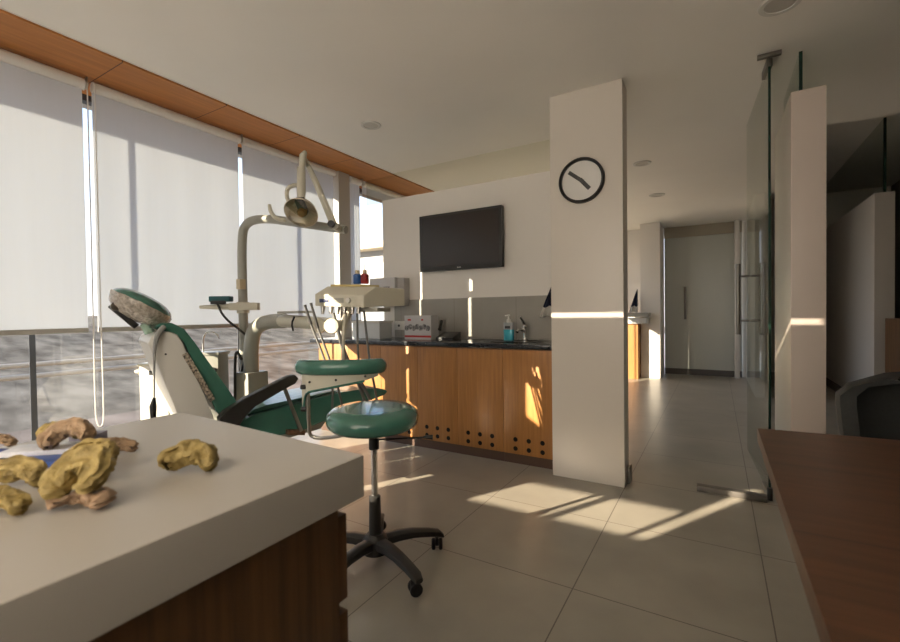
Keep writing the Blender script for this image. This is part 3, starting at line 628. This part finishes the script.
# ------------------------------------------------------------------ stool
sc = Vector((-1.270, 1.472, 0))
t = thing('dental_stool', sc, 'round green vinyl stool with curved backrest and black star base', 'stool')
obj('seat', MB().lathe([(0, .600), (.15, .600), (.176, .606), (.191, .621), (.195, .643), (.190, .663), (.172, .679), (.12, .684), (0, .685)], sc, (.02, -.03, 1), 56), GREEN, t)
obj('seat_plate', box(sc.x-.07, sc.x+.07, sc.y-.07, sc.y+.07, .585, .5995, bev=.003), BLACK, t)
obj('gas_cylinder', MB().tube([sc+Vector((0, 0, .50)), sc+Vector((0, 0, .585))], .022, 16), BLACK, t)
obj('chrome_rod', MB().tube([sc+Vector((0, 0, .29)), sc+Vector((0, 0, .50))], .0135, 16), CHROME, t)
obj('black_sleeve', MB().lathe([(0, .06), (.030, .06), (.028, .10), (.025, .27), (.025, .295), (.017, .30), (0, .30)], sc, (0,0,1), 20), BLACK, t)
obj('hub', MB().lathe([(0, .055), (.055, .055), (.058, .075), (.055, .115), (.035, .135), (0, .135)], sc, (0,0,1), 24), BLACK, t)
lv = obj('lever', MB().tube([sc+Vector((.01, .005, .54)), Vector((-1.07, 1.62, .541))], .0045, 8), BLACK, t)
obj('lever_grip', MB().tube([Vector((-1.10, 1.602, .541)), Vector((-1.065, 1.622, .541))], [.006, .011], 10), BLACK, lv)
for k in range(5):
    an = R(54-72*k); dv = Vector((math.cos(an), math.sin(an), 0)); sd = Vector((-dv.y, dv.x, 0)); lm = MB(); rings = []
    for s_, z_, w_, h_ in [(.04, .098, .030, .024), (.10, .104, .028, .022), (.17, .100, .025, .019), (.25, .086, .023, .017), (.295, .074, .022, .016), (.313, .062, .017, .010)]:
        c = sc+dv*s_+Vector((0, 0, z_))
        rings.append([lm.bm.verts.new(c+sd*w_*math.copysign(abs(math.cos(q*math.pi/6))**.6, math.cos(q*math.pi/6))+Vector((0, 0, h_*math.copysign(abs(math.sin(q*math.pi/6))**.7, math.sin(q*math.pi/6))))) for q in range(12)])
    for a, b in zip(rings, rings[1:]):
        for q in range(12): lm.bm.faces.new((a[q], a[(q+1) % 12], b[(q+1) % 12], b[q]))
    lm.bm.faces.new(rings[0][::-1]); lm.bm.faces.new(rings[-1])
    lg = obj('leg', lm, BLACK, t)
    cs = sc+dv*.285; tn = Vector((math.cos(an+1.2), math.sin(an+1.2), 0)); wn = Vector((-tn.y, tn.x, 0))
    cb = MB()
    for w_ in (-.016, .016): cb.lathe([(0, -.009), (.019, -.009), (.025, -.005), (.025, .005), (.019, .009), (0, .009)], cs+Vector((0, 0, .0255))+wn*w_, wn, 20)
    cb.obox(cs+Vector((0, 0, .040)), tn, wn, (0, 0, 1), .018, .007, .016, bev=.004).tube([cs+Vector((0, 0, .05)), cs+Vector((0, 0, .068))], .008, 8)
    obj('caster', cb, SOFTBLACK, lg)
# curved back pad
pc2 = Vector((-1.50, 1.52, 0)); pe = Vector((.858, .512, 0)); pf = Vector((.512, -.858, 0))
def arcp(a, rx, ry, z): return pc2+pe*rx*math.sin(a)+pf*ry*math.cos(a)+Vector((0, 0, z))
pad = MB(); rings = []
for i in range(25):
    a = R(-92+184*i/24); zz = .842-.012*math.sin(a)*0+.004*math.cos(a); c = arcp(a, .185, .10, zz); rad = (pe*math.sin(a)*.10+pf*math.cos(a)*.185).normalized()
    f = min(1, .45+2.2*math.sqrt(max(0, min(i, 24-i))/12)); 
    rings.append([pad.bm.verts.new(c+rad*.030*f*math.cos(q*math.pi/7)+Vector((0, 0, .035*f*math.sin(q*math.pi/7)))) for q in range(14)])
for a, b in zip(rings, rings[1:]):
    for q in range(14): pad.bm.faces.new((a[q], a[(q+1) % 14], b[(q+1) % 14], b[q]))
pad.bm.faces.new(rings[0][::-1]); pad.bm.faces.new(rings[-1])
bp_ = obj('backrest_pad', pad, GREEN, t, smooth=60)
pl = MB(); n = 20; P1 = []; P2 = []
for i in range(n+1):
    a = R(-70+140*i/n); f = i/n; zb = (.738+.062*(f-.2)/.8) if f > .2 else (.655+.083*(max(0, f-.08)/.12)**.6)
    P1.append((arcp(a, .187, .102, .822), arcp(a, .187, .102, zb))); P2.append((arcp(a, .180, .095, .822), arcp(a, .180, .095, zb)))
V1 = [[pl.bm.verts.new(q) for q in p] for p in P1]; V2 = [[pl.bm.verts.new(q) for q in p] for p in P2]
for i in range(n):
    pl.bm.faces.new((V1[i][0], V1[i+1][0], V1[i+1][1], V1[i][1])); pl.bm.faces.new((V2[i][0], V2[i+1][0], V2[i+1][1], V2[i][1]))
    pl.bm.faces.new((V1[i][0], V1[i+1][0], V2[i+1][0], V2[i][0])); pl.bm.faces.new((V1[i][1], V1[i+1][1], V2[i+1][1], V2[i][1]))
for i in (0, n): pl.bm.faces.new((V1[i][0], V1[i][1], V2[i][1], V2[i][0]))
obj('backrest_bracket', pl, IVORY, t)
for i in (4, 10, 16): obj('bolt', MB().disc((P1[i][0]+P1[i][1])/2+pf*.003, pf, .0055, .004, 10), BLACK, bp_)
obj('bracket_trim', MB().tube([arcp(R(-64), .19, .106, .655), arcp(R(-58), .19, .106, .66), arcp(R(-55), .19, .107, .70), arcp(R(-48), .19, .107, .732), arcp(R(-30), .19, .107, .744), arcp(R(0), .19, .107, .762), arcp(R(40), .19, .107, .782)], .0055, 8, smooth=1), GREEN, t)
bar = Vector((-1.592, 1.40, 0))
obj('back_bar', MB().tube([bar+Vector((0, 0, .80)), bar+Vector((0, 0, .55)), bar+Vector((.01, .01, .525)), bar+Vector((.06, .03, .520)), Vector((-1.33, 1.46, .568))], .0085, 10, smooth=1), STEEL, t)
for z in (.755, .655): obj('bar_knob', MB().disc(bar+Vector((-.008, -.005, z)), (-.858, -.512, 0), .011, .022, 14), BLACK, t)

# ------------------------------------------------------------------ foreground counter
struct_pts = [(-1.115, -1.04), (-.497, -1.04), (-.497, .551), (-1.111, .590)]
tag(obj('countertop', MB().prism([(x, y, .781) for x, y in struct_pts], (0, 0, .069), bev=.004), CREAM), 'thick cream countertop in the left foreground', 'countertop')
t = thing('drawer_cabinet', (-.8, -.2, 0), 'dark teak drawer cabinet under the cream countertop', 'cabinet')
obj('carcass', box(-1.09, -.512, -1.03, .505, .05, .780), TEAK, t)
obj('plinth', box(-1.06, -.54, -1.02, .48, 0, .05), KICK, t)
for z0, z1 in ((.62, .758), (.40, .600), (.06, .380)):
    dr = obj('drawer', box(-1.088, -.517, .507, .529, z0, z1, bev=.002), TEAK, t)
    obj('finger_rail', box(-1.08, -.53, .507, .520, z1, z1+.008), KICK, dr)

# ------------------------------------------------------------------ impressions
def impression(c, yaw_, tx, ty, w, depth, thick, tall, seed, span, mt, label):
    """horseshoe band of set paste with lumpy folded ridges running along it"""
    mb = MB(); n, m_ = 44, 26; rings = []
    for i in range(n+1):
        a = R(-span/2+span*i/n); ce = Vector((w*math.sin(a), depth*math.cos(a), 0)); rad = Vector((math.sin(a), math.cos(a), 0))
        endf = math.sqrt(max(.05, 1-abs(2*i/n-1)**6)); big = 1+.30*noise.noise(Vector((i*.11, seed*2.7, 0)))
        ring = []
        for q in range(m_):
            b_ = q*2*math.pi/m_; cb, sb_ = math.cos(b_), math.sin(b_)
            rx = thick*big*endf*math.copysign(abs(cb)**.8, cb); rz = tall*big*(.35+.65*endf)*math.copysign(abs(sb_)**.9, sb_)
            if sb_ > .55: rz -= tall*.45*math.exp(-(cb/.32)**2)            # the trough left by the teeth
            ridge = .0030*math.sin(sb_*17+i*.12+2.5*noise.noise(Vector((i*.13, q*.2, seed))))
            p = ce+rad*(rx+ridge*(1 if cb > 0 else -1))+Vector((0, 0, rz))
            p = p+noise.noise_vector(p*48+Vector((seed*3.1, 0, 0)))*.0042+noise.noise_vector(p*170+Vector((0, seed, 0)))*.0019
            ring.append(p)
        rings.append(ring)
    M3 = Matrix.Rotation(yaw_, 3, 'Z') @ Matrix.Rotation(tx, 3, 'X') @ Matrix.Rotation(ty, 3, 'Y')
    VV = [[M3@p for p in r] for r in rings]; zmin = min(p.z for r in VV for p in r); ctr = sum((p for r in VV for p in r), Vector())/((n+1)*m_)
    off = Vector((c[0]-ctr.x, c[1]-ctr.y, c[2]-zmin))
    vs_ = [[mb.bm.verts.new(p+off) for p in r] for r in VV]
    for a, b in zip(vs_, vs_[1:]):
        for q in range(m_): mb.bm.faces.new((a[q], a[(q+1) % m_], b[(q+1) % m_], b[q]))
    mb.bm.faces.new(vs_[0][::-1]); mb.bm.faces.new(vs_[-1])
    return tag(obj('dental_impression', mb, mt, smooth=80), label, 'dental impression', 'dental impressions lying on the cream countertop')
T = .8505
impression((-.668, .364, T), R(33), R(40), R(4), .027, .022, .0140, .0175, 1, 200, YELLOW, 'yellow curved impression lying alone on the right of the group')
impression((-.672, .232, T+.010), R(40), R(38), R(-10), .020, .018, .0165, .0150, 2, 320, YELLOW, 'nearest yellow impression with dark hollow, at the front of the pile')
impression((-.660, .230, T), R(35), R(4), R(0), .020, .014, .016, .0085, 12, 250, PINK, 'pinkish lower layer under the nearest yellow impression')
impression((-.760, .268, T), R(52), R(46), R(-22), .028, .016, .0125, .0165, 3, 220, YELLOW, 'yellow ridged impression leaning just behind the nearest one')
impression((-.812, .296, T), R(42), R(40), R(-14), .027, .020, .0115, .015, 4, 230, YELLOW, 'ochre impression in the middle of the pile, third from the front')
impression((-.912, .302, T+.014), R(52), R(50), R(-16), .028, .022, .0105, .015, 5, 225, TAN, 'tan and dull yellow impression standing on the blue packet')
impression((-.985, .318, T+.018), R(30), R(42), R(-4), .030, .018, .008, .011, 6, 215, YELLOW, 'thin arched olive impression at the back of the pile')
impression((-.878, .356, T), R(40), R(6), R(6), .026, .016, .010, .010, 7, 160, TAN, 'low reddish brown cast behind the single yellow impression')
impression((-.822, .212, T), R(30), R(26), R(0), .036, .020, .0135, .016, 8, 200, YELLOW, 'long yellow impression cut by the left edge of the photo')
impression((-.722, .168, T), R(40), R(22), R(8), .026, .018, .0105, .011, 9, 210, YELLOW, 'yellow impression lowest at the left edge of the photo')
impression((-1.078, .262, T+.006), R(45), R(10), R(8), .015, .014, .007, .008, 10, 200, TAN, 'small tan piece at the far left edge above the others')
# papers and packets beneath the pile
def packet(c, yaw_, sx_, sy_, h, m_, label, tilt=0):
    ux = Vector((math.cos(yaw_), math.sin(yaw_), tilt)).normalized(); uy = Vector((-math.sin(yaw_), math.cos(yaw_), 0)); uz = ux.cross(uy)
    return tag(obj('packet', MB().obox(c, ux, uy, uz, sx_, sy_, h, bev=.001), m_), label, 'packet', 'packets under the impressions')
packet((-.905, .285, .8552), R(35), .060, .026, .0046, mat('packet_blue', (.03, .08, .30), .4), 'blue packet lying under the tan impression')
packet((-.950, .290, .8642), R(42), .058, .024, .0040, mat('packet_white', (.62, .62, .66), .4, var=.2, scale=30), 'white printed packet on top of the blue one')
packet((-1.0, .362, .8585), R(35), .020, .020, .0080, mat('packet_lilac', (.28, .26, .32), .5), 'grey lilac box behind the pile near the counter edge')
packet((-1.045, .245, .8530), R(20), .034, .024, .0025, mat('packet_navy', (.04, .06, .26), .5), 'small navy packet at the left edge of the counter')

# ------------------------------------------------------------------ desk and chair on the right
t = thing('desk', (.8, .3, 0), 'red brown wooden desk in the right foreground', 'desk')
obj('desktop', MB().prism([(.097, -1.0, .715), (1.55, -1.0, .715), (1.55, 1.62, .715), (.096, 1.497, .715)], (0, 0, .035), bev=.002), DESK, t)
for (x, y) in ((.45, 1.30), (1.45, 1.45), (.45, -.9), (1.45, -.9)): obj('leg', box(x-.03, x+.03, y-.03, y+.03, 0, .714, bev=.003), DESK, t)
obj('side_apron', box(.44, .46, -.86, 1.26, .60, .714), DESK, t)
oc = Vector((.66, 1.98, 0))
t = thing('office_chair', oc, 'charcoal upholstered chair standing behind the wooden desk', 'chair')
bm_ = MB(); rings = []; n = 30
for i in range(13):
    f = i/12; z = .44+.405*f; wx = (.30 if f < .8 else .30*math.sqrt(max(.30, 1-((f-.8)/.2)**2*.72)))*(.86+.10*f); dy = .20
    ring = []
    for k in range(n+1):
        a = R(-100+200*k/n); ring.append((oc+Vector((wx*math.sin(a)*1.0, dy*math.cos(a)*1.0+.02+.05*f, z)), Vector((math.sin(a), math.cos(a), 0)), f, k))
    rings.append(ring)
vo = [[bm_.bm.verts.new(p+rd*.02) for p, rd, f, k in r] for r in rings]; vi = [[bm_.bm.verts.new(p-rd*.025+Vector((0, 0, -.012 if f == 1 else 0))) for p, rd, f, k in r] for r in rings]
for g in (vo, vi):
    for a, b in zip(g, g[1:]):
        for k in range(n): bm_.bm.faces.new((a[k], a[k+1], b[k+1], b[k]))
for k in range(n):
    bm_.bm.faces.new((vo[-1][k], vo[-1][k+1], vi[-1][k+1], vi[-1][k])); bm_.bm.faces.new((vo[0][k], vo[0][k+1], vi[0][k+1], vi[0][k]))
for k in (0, n):
    for i in range(12): bm_.bm.faces.new((vo[i][k], vo[i+1][k], vi[i+1][k], vi[i][k]))
back = obj('backrest', bm_, CHARC, t, smooth=70)
obj('seat', MB().obox(oc+Vector((0, 0, .44)), (1, 0, 0), (0, 1, 0), (0, 0, 1), .24, .22, .04, bev=.03, seg=4), CHARC, t)
obj('post', MB().tube([oc+Vector((0, 0, .07)), oc+Vector((0, 0, .40))], .025, 14), BLACK, t)
for k in range(5):
    an = R(20+72*k); dv = Vector((math.cos(an), math.sin(an), 0))
    lg = obj('leg', MB().tube([oc+Vector((0, 0, .10)), oc+dv*.27+Vector((0, 0, .065))], [.026, .016], 10), BLACK, t)
    obj('caster', MB().lathe([(0, -.015), (.022, -.015), (.025, -.01), (.025, .01), (.022, .015), (0, .015)], oc+dv*.26+Vector((0, 0, .0255)), (-dv.y, dv.x, 0), 16), SOFTBLACK, lg)
# sideboard in the dim room
t = thing('sideboard', (1.95, 5.4, 0), 'brown wooden cabinet at the right edge in the dim room', 'cabinet')
obj('body', box(1.36, 2.2, 5.2, 5.7, 0, .98), TEAK, t); obj('door_front', box(1.37, 1.80, 5.18, 5.199, .05, .86), ORANGE, t)
